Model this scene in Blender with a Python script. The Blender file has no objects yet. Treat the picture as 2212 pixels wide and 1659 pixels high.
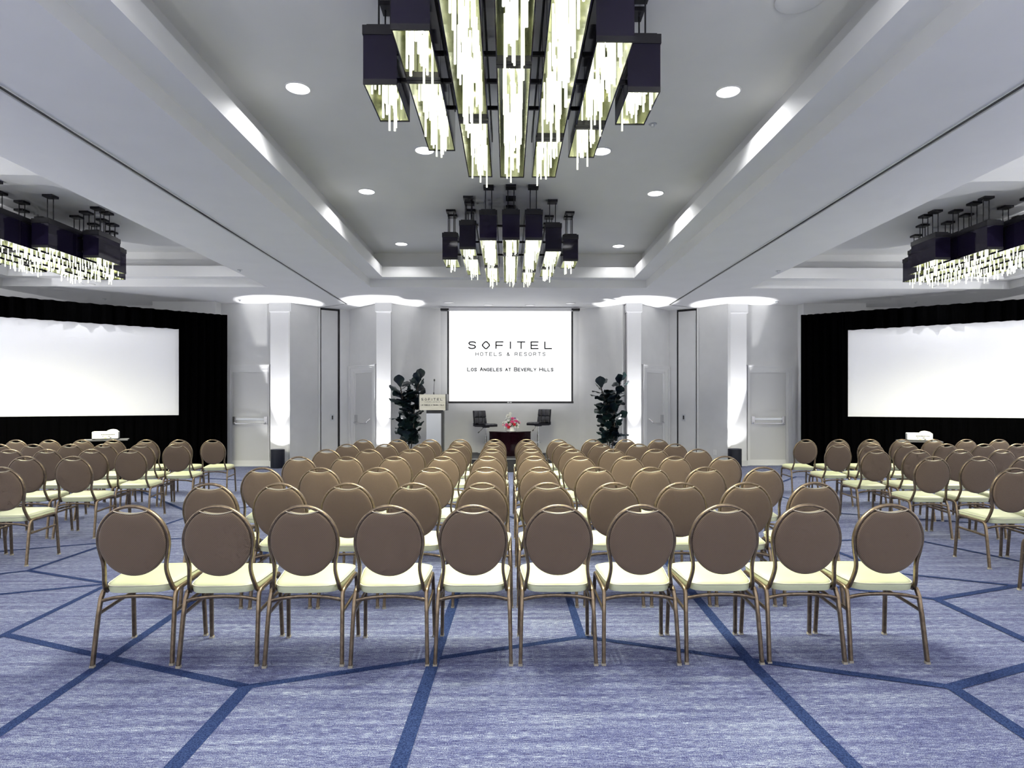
import bpy, math, random
from mathutils import Vector, Matrix

random.seed(7)
S = bpy.context.scene
C = S.collection
PI = math.pi

# ------------------------------------------------------------------ camera model (photo taken as 2212x1659)
F, PX, HY, H, EPS = 1350.0, 1118.0, 875.0, 1.5, 0.015
CE, SE = math.cos(EPS), math.sin(EPS)
LOWC = 3.98          # lower ceiling
def ray(x, y):
    a = x - PX
    return (F*SE + a*CE, F*CE - a*SE, HY - y)
def onz(x, y, z):
    d = ray(x, y); s = (z-H)/d[2]
    return Vector((d[0]*s, d[1]*s, z))
def ony(x, y, Y):
    d = ray(x, y); s = Y/d[1]
    return Vector((d[0]*s, Y, H+d[2]*s))
def onwall(P, Q, x, y):
    d = ray(x, y)
    ux, uy = Q[0]-P[0], Q[1]-P[1]
    det = d[0]*(-uy) - (-ux)*d[1]
    s = (P[0]*(-uy) - (-ux)*P[1])/det
    return Vector((d[0]*s, d[1]*s, H+d[2]*s))

# ------------------------------------------------------------------ materials
def mat(name, col, rough=0.5, metal=0.0, emis=None, estr=0.0, spec=None, coat=0.0, sheen=0.0):
    m = bpy.data.materials.new(name); m.use_nodes = True
    b = m.node_tree.nodes['Principled BSDF']
    b.inputs['Base Color'].default_value = (*col, 1)
    b.inputs['Roughness'].default_value = rough
    b.inputs['Metallic'].default_value = metal
    if spec is not None: b.inputs['Specular IOR Level'].default_value = spec
    if coat: b.inputs['Coat Weight'].default_value = coat
    if sheen: b.inputs['Sheen Weight'].default_value = sheen
    if emis:
        b.inputs['Emission Color'].default_value = (*emis, 1)
        b.inputs['Emission Strength'].default_value = estr
    return m
def nodes_of(m):
    nt = m.node_tree
    return nt, nt.nodes, nt.links, nt.nodes['Principled BSDF']
def add_noise(m, c1, c2, scale, detail=3, bump=0.0, mapscale=(1,1,1), lo=.35, hi=.65, coords='Object', dist=.002):
    nt, N, L, b = nodes_of(m)
    tc = N.new('ShaderNodeTexCoord'); mp = N.new('ShaderNodeMapping'); mp.inputs['Scale'].default_value = mapscale
    L.new(tc.outputs[coords], mp.inputs['Vector'])
    n = N.new('ShaderNodeTexNoise'); n.inputs['Scale'].default_value = scale; n.inputs['Detail'].default_value = detail
    L.new(mp.outputs[0], n.inputs['Vector'])
    r = N.new('ShaderNodeValToRGB'); r.color_ramp.elements[0].position = lo; r.color_ramp.elements[1].position = hi
    r.color_ramp.elements[0].color = (*c1, 1); r.color_ramp.elements[1].color = (*c2, 1)
    L.new(n.outputs['Fac'], r.inputs['Fac']); L.new(r.outputs[0], b.inputs['Base Color'])
    if bump:
        bp = N.new('ShaderNodeBump'); bp.inputs['Strength'].default_value = bump; bp.inputs['Distance'].default_value = dist
        L.new(n.outputs['Fac'], bp.inputs['Height']); L.new(bp.outputs[0], b.inputs['Normal'])
    return n

M = {}
M['wall'] = mat('wall_paint', (.62,.62,.63), .6); add_noise(M['wall'], (.69,.69,.69), (.72,.72,.72), 3.0)
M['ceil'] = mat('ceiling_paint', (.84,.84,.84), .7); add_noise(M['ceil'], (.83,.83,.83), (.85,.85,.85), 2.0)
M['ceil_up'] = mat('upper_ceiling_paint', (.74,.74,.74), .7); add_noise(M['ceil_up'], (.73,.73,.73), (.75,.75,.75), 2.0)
M['trim'] = mat('satin_trim_paint', (.72,.72,.72), .35)
M['door'] = mat('door_paint', (.58,.58,.58), .4)
M['column'] = mat('column_paint', (.80,.80,.81), .5)
M['track'] = mat('track_black', (.015,.014,.016), .5)
M['chrome'] = mat('chrome', (.75,.75,.77), .25, 1.0)
M['steel'] = mat('brushed_steel', (.62,.64,.66), .32, 1.0)
M['black_gloss'] = mat('black_lacquer', (.012,.009,.026), .07, 0, spec=.35)
M['black_cap'] = mat('dark_anodised_metal', (.016,.015,.020), .45, .2)
M['mirror'] = mat('mirror_lining', (.30,.31,.22), .14, 1.0)
M['rod'] = mat('glass_rod_added_glow', (.9,.95,.85), .05, 0, (1,1,.84), .65)  # emission stands in for bulb light caught in the glass
M['bulb'] = mat('lamp_bulb', (1,1,1), .3, 0, (1,.97,.78), 14)
M['lens'] = mat('downlight_lens', (1,1,1), .3, 0, (1,1,1), 5)
M['lens_dim'] = mat('downlight_lens_dim', (.8,.8,.8), .3, 0, (1,1,1), .25)
M['white_plastic'] = mat('white_plastic', (.8,.8,.8), .35)
M['bright_white'] = mat('projector_white', (.92,.92,.90), .35)
M['frame'] = mat('bronze_tube', (.2,.15,.1), .28, .85)
add_noise(M['frame'], (.18,.133,.09), (.25,.19,.13), 40, 2)
M['glide'] = mat('chair_glide', (.35,.32,.26), .4)
M['band'] = mat('gold_band', (.62,.55,.42), .3, .6)
# seat vinyl
M['seat'] = mat('cream_vinyl', (.70,.68,.56), .42); add_noise(M['seat'], (.47,.50,.34), (.52,.55,.38), 6, 3, .05)
M['piping'] = mat('cream_piping', (.60,.58,.48), .5)
# back fabric with small woven diamond pattern
M['back'] = mat('taupe_weave', (.2,.15,.12), .75, sheen=.2)
def weave(m, c1, c2, sc):
    nt, N, L, b = nodes_of(m)
    tc = N.new('ShaderNodeTexCoord'); mp = N.new('ShaderNodeMapping')
    mp.inputs['Rotation'].default_value = (0, 0, 0); mp.inputs['Scale'].default_value = (sc, 0.001, sc)
    L.new(tc.outputs['Object'], mp.inputs['Vector'])
    ch = N.new('ShaderNodeTexChecker'); ch.inputs['Scale'].default_value = 1.0
    ch.inputs['Color1'].default_value = (*c1, 1); ch.inputs['Color2'].default_value = (*c2, 1)
    L.new(mp.outputs[0], ch.inputs['Vector']); L.new(ch.outputs['Color'], b.inputs['Base Color'])
    bp = N.new('ShaderNodeBump'); bp.inputs['Strength'].default_value = .35; bp.inputs['Distance'].default_value = .0015
    L.new(ch.outputs['Fac'], bp.inputs['Height']); L.new(bp.outputs[0], b.inputs['Normal'])
weave(M['back'], (.160,.110,.075), (.095,.064,.043), 190)
M['drape'] = mat('black_drape', (.0006,.0006,.0008), .9, spec=.02)
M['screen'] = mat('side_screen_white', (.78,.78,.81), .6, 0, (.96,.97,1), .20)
M['proj'] = mat('projected_white', (.9,.9,.9), .6, 0, (1,1,1), .75)
M['ink'] = mat('projected_black_ink', (.01,.01,.012), .8)
M['ink2'] = mat('projected_grey_ink', (.10,.10,.11), .8)
M['leather'] = mat('black_leather', (.012,.012,.02), .35)
M['stage'] = mat('stage_black', (.012,.012,.016), .6)
M['stage_edge'] = mat('stage_edge', (.25,.25,.25), .4, .6)
M['table'] = mat('dark_maroon_lacquer', (.010,.002,.005), .12)
M['table'].node_tree.nodes['Principled BSDF'].inputs['Coat Weight'].default_value = .4
M['lect_dark'] = mat('lectern_dark', (.03,.03,.035), .4)
M['plaque'] = mat('brushed_plaque', (.62,.60,.50), .3, .85)
add_noise(M['plaque'], (.55,.53,.42), (.72,.70,.60), 3, 2, .1, (1,1,40))
M['vase'] = mat('white_ceramic', (.85,.85,.85), .2)
M['pink'] = mat('pink_petals', (.80,.14,.36), .6); M['red'] = mat('red_petals', (.75,.05,.09), .6)
M['blush'] = mat('blush_petals', (.85,.55,.62), .6); M['ivory'] = mat('white_petals', (.88,.88,.86), .6)
M['purple'] = mat('purple_petals', (.35,.10,.45), .6)
M['leafg'] = mat('bouquet_leaf', (.06,.16,.04), .5)
M['leaf'] = mat('fig_leaf', (.012,.035,.028), .28); add_noise(M['leaf'], (.004,.009,.020), (.014,.034,.030), 5, 2)
M['bark'] = mat('fig_bark', (.05,.04,.035), .8)
M['pot'] = mat('grey_planter', (.32,.32,.33), .5)
M['can'] = mat('charcoal_can', (.012,.014,.024), .45)
M['lamp_glow'] = mat('uplight_lens', (1,1,1), .3, 0, (1,1,1), 12)
M['yellow'] = mat('yellow_port', (.8,.8,.1), .4)
M['blackp'] = mat('black_port', (.02,.02,.02), .5)
M['shelf'] = mat('cart_top', (.12,.12,.13), .3)

# carpet
def carpet():
    m = mat('blue_streaked_carpet', (.2,.22,.45), .95, sheen=.1)
    nt, N, L, b = nodes_of(m)
    b.inputs['Specular IOR Level'].default_value = .15
    tc = N.new('ShaderNodeTexCoord')
    def noise(sc, scale, det):
        mp = N.new('ShaderNodeMapping'); mp.inputs['Scale'].default_value = sc
        L.new(tc.outputs['Object'], mp.inputs['Vector'])
        n = N.new('ShaderNodeTexNoise'); n.inputs['Scale'].default_value = scale; n.inputs['Detail'].default_value = det
        L.new(mp.outputs[0], n.inputs['Vector']); return n.outputs['Fac']
    a = noise((.8, 14, 1), 1.6, 4); c = noise((13, 240, 1), 1.5, 2); d = noise((110, 420, 1), 1.5, 1)
    def mth(op, x, y):
        k = N.new('ShaderNodeMath'); k.operation = op
        for i, v in enumerate((x, y)):
            if isinstance(v, (int, float)): k.inputs[i].default_value = v
            else: L.new(v, k.inputs[i])
        return k.outputs[0]
    s = mth('ADD', mth('ADD', mth('MULTIPLY', a, .17), mth('MULTIPLY', c, .41)), mth('MULTIPLY', d, .42))
    r = N.new('ShaderNodeValToRGB'); e = r.color_ramp.elements
    e[0].position = .39; e[0].color = (.007,.008,.060, 1)
    e[1].position = .60; e[1].color = (.40,.45,.53, 1)
    k = e.new(.465); k.color = (.032,.038,.132, 1)
    k = e.new(.53); k.color = (.088,.105,.235, 1)
    L.new(s, r.inputs['Fac']); L.new(r.outputs[0], b.inputs['Base Color'])
    bp = N.new('ShaderNodeBump'); bp.inputs['Strength'].default_value = .3; bp.inputs['Distance'].default_value = .003
    L.new(s, bp.inputs['Height']); L.new(bp.outputs[0], b.inputs['Normal'])
    return m
M['carpet'] = carpet()
M['carpet_line'] = mat('navy_carpet_line', (.022,.038,.16), .95, spec=.1)
add_noise(M['carpet_line'], (.007,.014,.06), (.03,.052,.145), 160, 2, .3)

# ------------------------------------------------------------------ mesh builder
class MB:
    def __init__(s): s.v=[]; s.f=[]; s.m=[]; s.mats=[]
    def mi(s, m):
        if m not in s.mats: s.mats.append(m)
        return s.mats.index(m)
    def face(s, idx, m): s.f.append(tuple(idx)); s.m.append(s.mi(m))
    def quad(s, a, b, c, d, m):
        n = len(s.v); s.v += [tuple(a), tuple(b), tuple(c), tuple(d)]; s.face((n,n+1,n+2,n+3), m)
    def box(s, lo, hi, m, mtx=None):
        n = len(s.v)
        for x in (lo[0], hi[0]):
            for y in (lo[1], hi[1]):
                for z in (lo[2], hi[2]):
                    p = Vector((x,y,z)); s.v.append(tuple(mtx @ p) if mtx else tuple(p))
        for q in ((0,1,3,2),(4,6,7,5),(0,4,5,1),(2,3,7,6),(0,2,6,4),(1,5,7,3)): s.face([n+i for i in q], m)
    def rings(s, rings, m, cap0=True, cap1=True, closed=True):
        n0 = len(s.v); k = len(rings[0])
        for r in rings: s.v += [tuple(p) for p in r]
        for i in range(len(rings)-1):
            for j in range(k if closed else k-1):
                a = n0+i*k+j; b = n0+i*k+(j+1)%k
                s.face((a, b, b+k, a+k), m)
        if cap0: s.face([n0+j for j in range(k)][::-1], m)
        if cap1: s.face([n0+(len(rings)-1)*k+j for j in range(k)], m)
    def cyl(s, p, q, r, m, n=10, r2=None, caps=True):
        p = Vector(p); q = Vector(q); d = (q-p).normalized()
        a = d.orthogonal().normalized(); b = d.cross(a); r2 = r if r2 is None else r2
        R = [[c + (a*math.cos(t)+b*math.sin(t))*rr for t in [2*PI*i/n for i in range(n)]] for c, rr in ((p,r),(q,r2))]
        s.rings(R, m, caps, caps)
    def lathe(s, prof, m, n=24, c=(0,0,0), caps=True):
        R = [[(c[0]+r*math.cos(2*PI*i/n), c[1]+r*math.sin(2*PI*i/n), c[2]+z) for i in range(n)] for r, z in prof]
        s.rings(R, m, caps, caps)
    def sweep(s, pts, ref, w, h, m, bev=.3):
        # rounded-rectangle tube; w across ref direction, h along the other
        pts = [Vector(p) for p in pts]; R = []
        bw, bh = bev*w/2, bev*h/2; b_ = min(bw, bh)
        sec = [(w/2-b_, -h/2), (w/2, -h/2+b_), (w/2, h/2-b_), (w/2-b_, h/2), (-w/2+b_, h/2), (-w/2, h/2-b_), (-w/2, -h/2+b_), (-w/2+b_, -h/2)]
        for i, p in enumerate(pts):
            t = (pts[min(i+1, len(pts)-1)] - pts[max(i-1, 0)]).normalized()
            r = Vector(ref); r = (r - t*r.dot(t)).normalized(); q = t.cross(r)
            R.append([p + r*u + q*v for u, v in sec])
        s.rings(R, m)
    def build(s, name, parent=None, smooth=True, angle=38, mtx=None):
        me = bpy.data.meshes.new(name)
        me.from_pydata(s.v, [], s.f); 
        for x in s.mats: me.materials.append(x)
        me.polygons.foreach_set('material_index', s.m)
        me.validate(); me.update()
        if smooth:
            me.polygons.foreach_set('use_smooth', [True]*len(me.polygons))
            me.set_sharp_from_angle(angle=math.radians(angle))
        o = bpy.data.objects.new(name, me); C.objects.link(o)
        if parent: o.parent = parent
        return o
def tag(o, label=None, cat=None, group=None, kind=None):
    if label: o['label'] = label
    if cat: o['category'] = cat
    if group: o['group'] = group
    if kind: o['kind'] = kind
    return o
def empty(name, loc, rz=0, **k):
    o = bpy.data.objects.new(name, None); C.objects.link(o)
    o.location = loc; o.rotation_euler = (0,0,rz); o.empty_display_size = .1
    return tag(o, **k)
def copy_tree(o, parent=None):
    c = o.copy(); C.objects.link(c); c.parent = parent
    for ch in o.children: copy_tree(ch, c)
    return c
def smooth_path(pts, n=6):
    pts = [Vector(p) for p in pts]; out = []
    P = [pts[0]*2-pts[1]] + pts + [pts[-1]*2-pts[-2]]
    for i in range(1, len(P)-2):
        for k in range(n):
            t = k/n
            out.append(.5*((2*P[i]) + (P[i+1]-P[i-1])*t + (2*P[i-1]-5*P[i]+4*P[i+1]-P[i+2])*t*t + (3*P[i]-P[i-1]-3*P[i+1]+P[i+2])*t**3))
    out.append(pts[-1]); return out

# ================================================================== SETTING
# ---- floor with carpet lines in one mesh
fl = MB()
X0, X1, Y0, Y1 = -12.4, 12.4, -6.0, 17.6
fl.quad((X0,Y0,0),(X1,Y0,0),(X1,Y1,0),(X0,Y1,0), M['carpet'])
CLN = [0]
def cline(p, q, w=.062):
    P = onz(*p, 0) if len(p) == 2 else Vector(p); Q = onz(*q, 0) if len(q) == 2 else Vector(q)
    d = (Q-P); d.z = 0
    if d.length < .01: return
    d.normalize(); n = Vector((-d.y, d.x, 0))*w/2; CLN[0] += 1; z = Vector((0,0,.0012+.00012*CLN[0])); e = d*w*.25
    fl.quad(P-e-n+z, Q+e-n+z, Q+e+n+z, P-e+n+z, M['carpet_line'])
A_,B_,D_,E_,G_,N1,M_,P_,R_,R2 = (532,1484),(238,1422),(1256,1376),(10,1371),(237,1261),(61,1233),(1616,1426),(2056,1485),(2022,1295),(2196,1266)
def ext(p, q, k):
    P = onz(*p, 0); Q = onz(*q, 0); R = P + (Q-P)*k
    return (R.x, R.y, 0)
for a, b, w in ((A_, ext(A_, (372,1659), 1.8), .075), (A_, B_, .062), (A_, D_, .055), (B_, ext(B_,(0,1583),1.5), .06), (B_, E_, .055), (B_, (640,1148), .062),
             (E_, G_, .05), (E_, ext(E_, (0,1375), 30), .05), (G_, ext(G_,(0,1284),1.6), .05), (G_, N1, .045), (N1, (420,1112), .05), (N1, ext(N1,(0,1240),4), .045),
             ((199,1175), ext((199,1175),(0,1191),2), .045), ((199,1175), (470,1158), .045), (D_, (1180,1140), .055), (D_, M_, .05), (M_, ext(M_,(1846,1659),1.6), .07), (M_, (1420,1190), .07),
             (M_, P_, .062), (P_, ext(P_,(2212,1442),3), .07), (P_, ext(P_,(2212,1587),3), .075), ((981,1299), ext((981,1299),(860,1659),1.6), .07), ((981,1299), (1045,1100), .06),
             (R_, (1750,1262), .05), (R_, R2, .06), (R2, ext(R_,R2,3), .05), (R_, ext(R_,(2212,1382),3), .07), (R2, (1946,1240), .045), ((1946,1240),(1640,1180), .045),
             ((1700,1150),(1960,1252), .05), ((1700,1172),(1960,1163), .045), ((1960,1163),(2212,1215), .045),((420,1112),(640,1080), .045),((420,1112),(300,1060), .05),((470,1158),(700,1180), .045),
             ((1180,1140),(1045,1100), .05),((1180,1140),(1420,1190), .05),((640,1080),(560,1040),.05),((1820,1110),(1640,1060),.05),((1820,1110),(2100,1130),.05),((1640,1060),(1720,1030),.05),
             ((560,1040),(640,1022),.05),((560,1040),(380,1030),.05),((1720,1030),(1900,1035),.05)):
    cline(a, b, w)
o = fl.build('floor', smooth=False); tag(o, 'blue and white streaked carpet with an irregular network of navy lines', 'floor', kind='structure')

# ---- ceiling: low soffit with three stepped recesses
cl = MB()
YF = 13.2; YN = -5.0
bays = [(-10.55, -5.06), (-2.90, 2.92), (5.12, 10.7)]
def flat(x0, x1, y0, y1, z, m=None): cl.quad((x0,y0,z),(x0,y1,z),(x1,y1,z),(x1,y0,z), m or M['ceil'])
YB = 17.6
flat(X0, X1, YF, YB, LOWC); flat(X0, X1, -6.0, YN, LOWC)
xs = [X0] + [v for b in bays for v in b] + [X1]
for i in range(0, len(xs), 2): flat(xs[i], xs[i+1], YN, YF, LOWC)
Z1, Z2, Z3 = 4.146, 4.363, 4.69
for a, b in bays:
    L1 = .25; SB = .21
    def riser(x0,x1,y0,y1,z0,z1,m):          # four inner faces of a rectangular well
        cl.quad((x0,y0,z0),(x0,y1,z0),(x0,y1,z1),(x0,y0,z1),m); cl.quad((x1,y0,z0),(x1,y1,z0),(x1,y1,z1),(x1,y0,z1),m)
        cl.quad((x0,y0,z0),(x1,y0,z0),(x1,y0,z1),(x0,y0,z1),m); cl.quad((x0,y1,z0),(x1,y1,z0),(x1,y1,z1),(x0,y1,z1),m)
    def ledge(xo0,xo1,yo0,yo1,xi0,xi1,yi0,yi1,z,m):
        cl.quad((xo0,yo0,z),(xi0,yo0,z),(xi0,yo1,z),(xo0,yo1,z),m); cl.quad((xi1,yo0,z),(xo1,yo0,z),(xo1,yo1,z),(xi1,yo1,z),m)
        cl.quad((xi0,yi1,z),(xi1,yi1,z),(xi1,yo1,z),(xi0,yo1,z),m); cl.quad((xi0,yo0,z),(xi1,yo0,z),(xi1,yi0,z),(xi0,yi0,z),m)
    i0, i1, j0, j1 = a+L1+.05, b-L1-.05, YN+L1, YF-L1
    riser(a, b, YN, YF, LOWC, Z1, M['ceil']); ledge(a, b, YN, YF, i0, i1, j0, j1, Z1, M['ceil'])
    riser(i0, i1, j0, j1, Z1, Z2, M['ceil'])
    k0, k1, l0, l1 = i0-SB, i1+SB, j0-SB, j1+SB
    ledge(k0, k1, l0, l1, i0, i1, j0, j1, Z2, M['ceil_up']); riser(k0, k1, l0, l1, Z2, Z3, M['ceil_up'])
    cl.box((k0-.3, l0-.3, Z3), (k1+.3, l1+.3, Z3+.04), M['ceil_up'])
o = cl.build('ceiling', smooth=False); tag(o, 'pale stepped ceiling with three long recessed wells', 'ceiling', kind='structure')

# ---- partition tracks in the soffit
def track(n, pts, label, w=.028):
    b = MB()
    for p, q in zip(pts, pts[1:]):
        p = Vector(p); q = Vector(q); d = (q-p).normalized(); s = Vector((-d.y, d.x, 0))
        for off, ww, dz, m in ((0, w, .006, M['track']), (w/2+.02, .012, .010, M['trim']), (-w/2-.02, .012, .010, M['trim'])):
            c = s*off; e = s*ww/2
            lo = Vector((0,0,-dz)); 
            v = [p+c-e, q+c-e, q+c+e, p+c+e]
            n0 = len(b.v); b.v += [tuple(x) for x in v] + [tuple(x+lo) for x in v]
            for qd in ((0,1,2,3),(7,6,5,4),(0,4,5,1),(1,5,6,2),(2,6,7,3),(3,7,4,0)): b.face([n0+i for i in qd], m)
    o = b.build('trim_%d' % n, smooth=False); tag(o, label, 'ceiling track', kind='structure')
TL = onz(748,656,LOWC); TR = onz(1447,658,LOWC)
track(1, [(-3.96,-5.9,LOWC), (-3.96,TL.y,LOWC)], 'black sliding-wall track in the ceiling left of the centre well')
track(2, [(3.99,-5.9,LOWC), (3.99,TR.y,LOWC)], 'black sliding-wall track in the ceiling right of the centre well')
track(3, [(-3.96,TL.y,LOWC), tuple(onz(690,664,LOWC))], 'short ceiling track turning into the left wall pocket', .02)
track(4, [(3.99,TR.y,LOWC), tuple(onz(1506,665,LOWC))], 'short ceiling track turning into the right wall pocket', .02)

# ---- far walls
def wall(name, pts, label, z0=0.0, z1=LOWC, m=None, th=.12, base=True, bn=None, holes=None):
    b = MB(); m = m or M['wall']
    for p, q in zip(pts, pts[1:]):
        p = Vector((p[0],p[1],0)); q = Vector((q[0],q[1],0)); d = (q-p); L = d.length; d.normalize(); n = Vector((-d.y, d.x, 0))
        if n.y < 0: n = -n
        mt = Matrix(((d.x,n.x,0,p.x),(d.y,n.y,0,p.y),(0,0,1,0),(0,0,0,1)))
        b.box((0,0,z0),(L,th,z1), m, mt)
        if base: b.box((0,-.018,z0),(L,0,z0+.13), M['trim'], mt); b.box((0,-.012,z0+.13),(L,0,z0+.15), M['trim'], mt)
    o = b.build(name, smooth=False); return tag(o, label, 'wall', kind='structure')
def cp(x, y): 
    v = onz(x, y, LOWC); return (v.x, v.y)
A, B, B2, CL = cp(329,651), cp(465,651), cp(478,655.5), cp(584,656)
DL, EL, EL2, FL, GL = cp(626,654), cp(690,664), cp(734,668), cp(755,669), cp(813,656)
HL, C1, C2, HR = cp(846,655.5), cp(952,667), cp(1250,667.5), cp(1345,657)
GR, FR, ER2, ER, DR = cp(1385,657.5), cp(1445,671), cp(1462,669.5), cp(1507,665.5), cp(1572,656)
CR, B2R, BR, AR = cp(1613,659), cp(1723,659), cp(1736,655), cp(1871,655)
wall('wall_left_door', [B, B2, CL], 'grey wall around the leftmost door beside the left screen')
wall('wall_left_far', [(X0, A[1]+.6), (A[0], A[1]+.6), A, B], 'shaded grey wall showing above the left black drape')
wall('wall_left_pier', [DL, EL], 'narrow grey wall between left outer column and folding wall pocket')
wall('wall_left_inner', [EL2, FL, GL], 'grey wall around the half-hidden door left of the stage')
# curved niche
niche = [HL]
pL = Vector(HL); pC = Vector(C1); pD = Vector(C2); pR = Vector(HR)
for i in range(1, 7):
    t = i/7; niche.append(tuple(pL.lerp(pC, t) + Vector((0, .10*math.sin(PI*t)))))
niche += [C1, C2]
for i in range(1, 7):
    t = i/7; niche.append(tuple(pD.lerp(pR, t) + Vector((0, .10*math.sin(PI*t)))))
niche.append(HR)
ni = len(niche)//2
wall('wall_back', [C1, C2], 'pale grey flat wall behind the centre screen')
wall('wall_back_left', niche[:ni], 'pale grey curved wall behind the left fig and lectern')
wall('wall_back_right', niche[ni:], 'pale grey curved wall behind the right fig')
wall('wall_right_inner', [GR, FR, ER2], 'grey wall around the half-hidden door right of the stage')
wall('wall_right_pier', [ER, DR], 'narrow grey wall between right wall pocket and right outer column')
wall('wall_right_door', [CR, B2R, BR], 'grey wall around the rightmost door beside the right screen')
wall('wall_right_far', [BR, AR, (AR[0], AR[1]+.6), (X1, AR[1]+.6)], 'shaded grey wall showing above the right black drape')
b = MB(); b.box((X0-.1,-6,0),(X0,YB,LOWC), M['wall']); tag(b.build('wall_left_side', smooth=False), 'plain grey side wall left of the seating, outside the photo', 'wall', kind='structure')
b = MB(); b.box((X1,-6,0),(X1+.1,YB,LOWC), M['wall']); tag(b.build('wall_right_side', smooth=False), 'plain grey side wall right of the seating, outside the photo', 'wall', kind='structure')
b = MB(); b.box((X0,-6.1,0),(X1,-6,LOWC), M['wall']); tag(b.build('wall_rear', smooth=False), 'plain grey wall behind the camera', 'wall', kind='structure')
b = MB(); b.box((X0,YB,0),(X1,YB+.1,LOWC), M['wall']); tag(b.build('wall_outer', smooth=False), 'hidden outer wall behind the stage niche', 'wall', kind='structure')

# ---- columns
def column(n, x0, x1, yt, label, depth=.45):
    P = onz(x0, yt, LOWC); Q = onz(x1, yt, LOWC); yy = (P.y+Q.y)/2 - .04
    X0c, X1c = ony(x0, 800, yy).x, ony(x1, 800, yy).x
    b = MB()
    b.box((X0c, yy, 0), (X1c, yy+depth, LOWC), M['column'])
    b.box((X0c-.025, yy-.03, LOWC-.21), (X1c+.025, yy+depth, LOWC), M['column'])
    b.box((X0c-.012, yy-.014, LOWC-.225), (X1c+.012, yy+depth, LOWC-.21), M['column'])
    b.box((X0c-.015, yy-.015, 0), (X1c+.015, yy+depth, .14), M['trim'])
    tag(b.build('column', smooth=False), label, 'column', kind='structure'); return yy, (X0c+X1c)/2, X0c, X1c
cols = [column(1, 584, 627, 655, 'white square column beside the leftmost door'),
        column(2, 813, 844, 655, 'white square column left of the stage'),
        column(3, 1355, 1385, 656, 'white square column right of the stage'),
        column(4, 1572.5, 1613, 658, 'white square column beside the rightmost door')]

# ---- doors
def door(n, P, Q, fx0, fx1, dx0, dx1, ty_out, ty_in, label, bar='full', hinge='l'):
    """P,Q wall line; pixel columns of frame and leaf"""
    a = onwall(P, Q, fx0, 850); b_ = onwall(P, Q, fx1, 850); c = onwall(P, Q, dx0, 850); d = onwall(P, Q, dx1, 850)
    u = (Vector((b_.x,b_.y,0))-Vector((a.x,a.y,0))); W = u.length; u.normalize(); nn = Vector((u.y, -u.x, 0))
    if nn.y > 0: nn = -nn
    org = Vector((a.x,a.y,0))
    mt = Matrix(((u.x,nn.x,0,org.x),(u.y,nn.y,0,org.y),(0,0,1,0),(0,0,0,1)))
    xd0 = (Vector((c.x,c.y,0))-org).dot(u); xd1 = (Vector((d.x,d.y,0))-org).dot(u)
    zt = onwall(P, Q, (fx0+fx1)/2, ty_out).z; zi = onwall(P, Q, (fx0+fx1)/2, ty_in).z
    root = empty('door_%d' % n, (0,0,0), label=label, cat='door', kind='structure')
    root.matrix_world = mt
    f = MB(); t1 = .035
    # moulded casing: three stepped bands on sides and head
    for k, (i0, i1, dp) in enumerate(((0, .28, .05), (.28, .72, .035), (.72, 1, .022))):
        l0, l1 = xd0*i0, xd0*i1; r0, r1 = W-(W-xd1)*i0, W-(W-xd1)*i1; h0, h1 = zt-(zt-zi)*i0, zt-(zt-zi)*i1
        f.box((l0, 0, 0), (l1, dp, h0), M['trim']); f.box((r1, 0, 0), (r0, dp, h0), M['trim'])
        f.box((l1, 0, h1), (r1, dp, h0), M['trim'])
    f.box((-.01, 0, zt), (W+.01, .065, zt+.03), M['trim'])
    f.build('door_frame', root, smooth=False)
    lf = MB(); lf.box((xd0+.004, 0, .012), (xd1-.004, .010, zi-.004), M['door'])
    lf.build('door_leaf', root, smooth=False)
    th = MB(); th.box((xd0, 0, 0), (xd1, .07, .012), M['steel']); th.build('threshold', root, smooth=False)
    h = MB(); zb = 1.13
    if bar == 'full':
        h.box((xd0+.03, .01, zb-.10), (xd0+.10, .055, zb+.09), M['chrome']); h.box((xd1-.10, .01, zb-.10), (xd1-.03, .055, zb+.09), M['chrome'])
        h.box((xd0+.10, .01, zb+.0), (xd1-.10, .035, zb+.05), M['steel'])
        h.sweep(smooth_path([(xd0+.065,.055,zb-.05),(xd0+.08,.10,zb-.075),(xd0+.16,.115,zb-.08),(xd1-.16,.115,zb-.08),(xd1-.08,.10,zb-.075),(xd1-.065,.055,zb-.05)],5), (0,0,1), .022, .022, M['chrome'])
    else:
        s = 1 if hinge == 'r' else -1
        xa = xd1-.06 if hinge == 'r' else xd0+.06; xb = xd0+.06 if hinge == 'r' else xd1-.06
        h.box((xa-.035, .01, zb-.10), (xa+.035, .06, zb+.12), M['chrome'])
        h.sweep(smooth_path([(xa,.06,zb-.06),(xa-s*.03,.11,zb-.075),(xa-s*.12,.12,zb-.08),(xb+s*.10,.12,zb-.08),(xb+s*.04,.10,zb-.03),(xb+s*.01,.03,zb+.03)],5), (0,0,1), .022, .022, M['chrome'])
    h.build('push_bar', root)
    return root
door(1, B2, CL, 488.5, 583.5, 502, 581, 790, 804, 'grey exit door with full-width push bar beside the left screen')
door(2, FL, GL, 756, 812.5, 769, 805, 791, 806, 'grey door with bent push bar left of the stage', 'half', 'l')
door(3, GR, FR, 1387, 1444, 1396, 1430, 791, 806, 'grey door with bent push bar right of the stage', 'half', 'r')
door(4, CR, B2R, 1613.5, 1716, 1620, 1697, 791, 805, 'grey exit door with full-width push bar beside the right screen')

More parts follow.
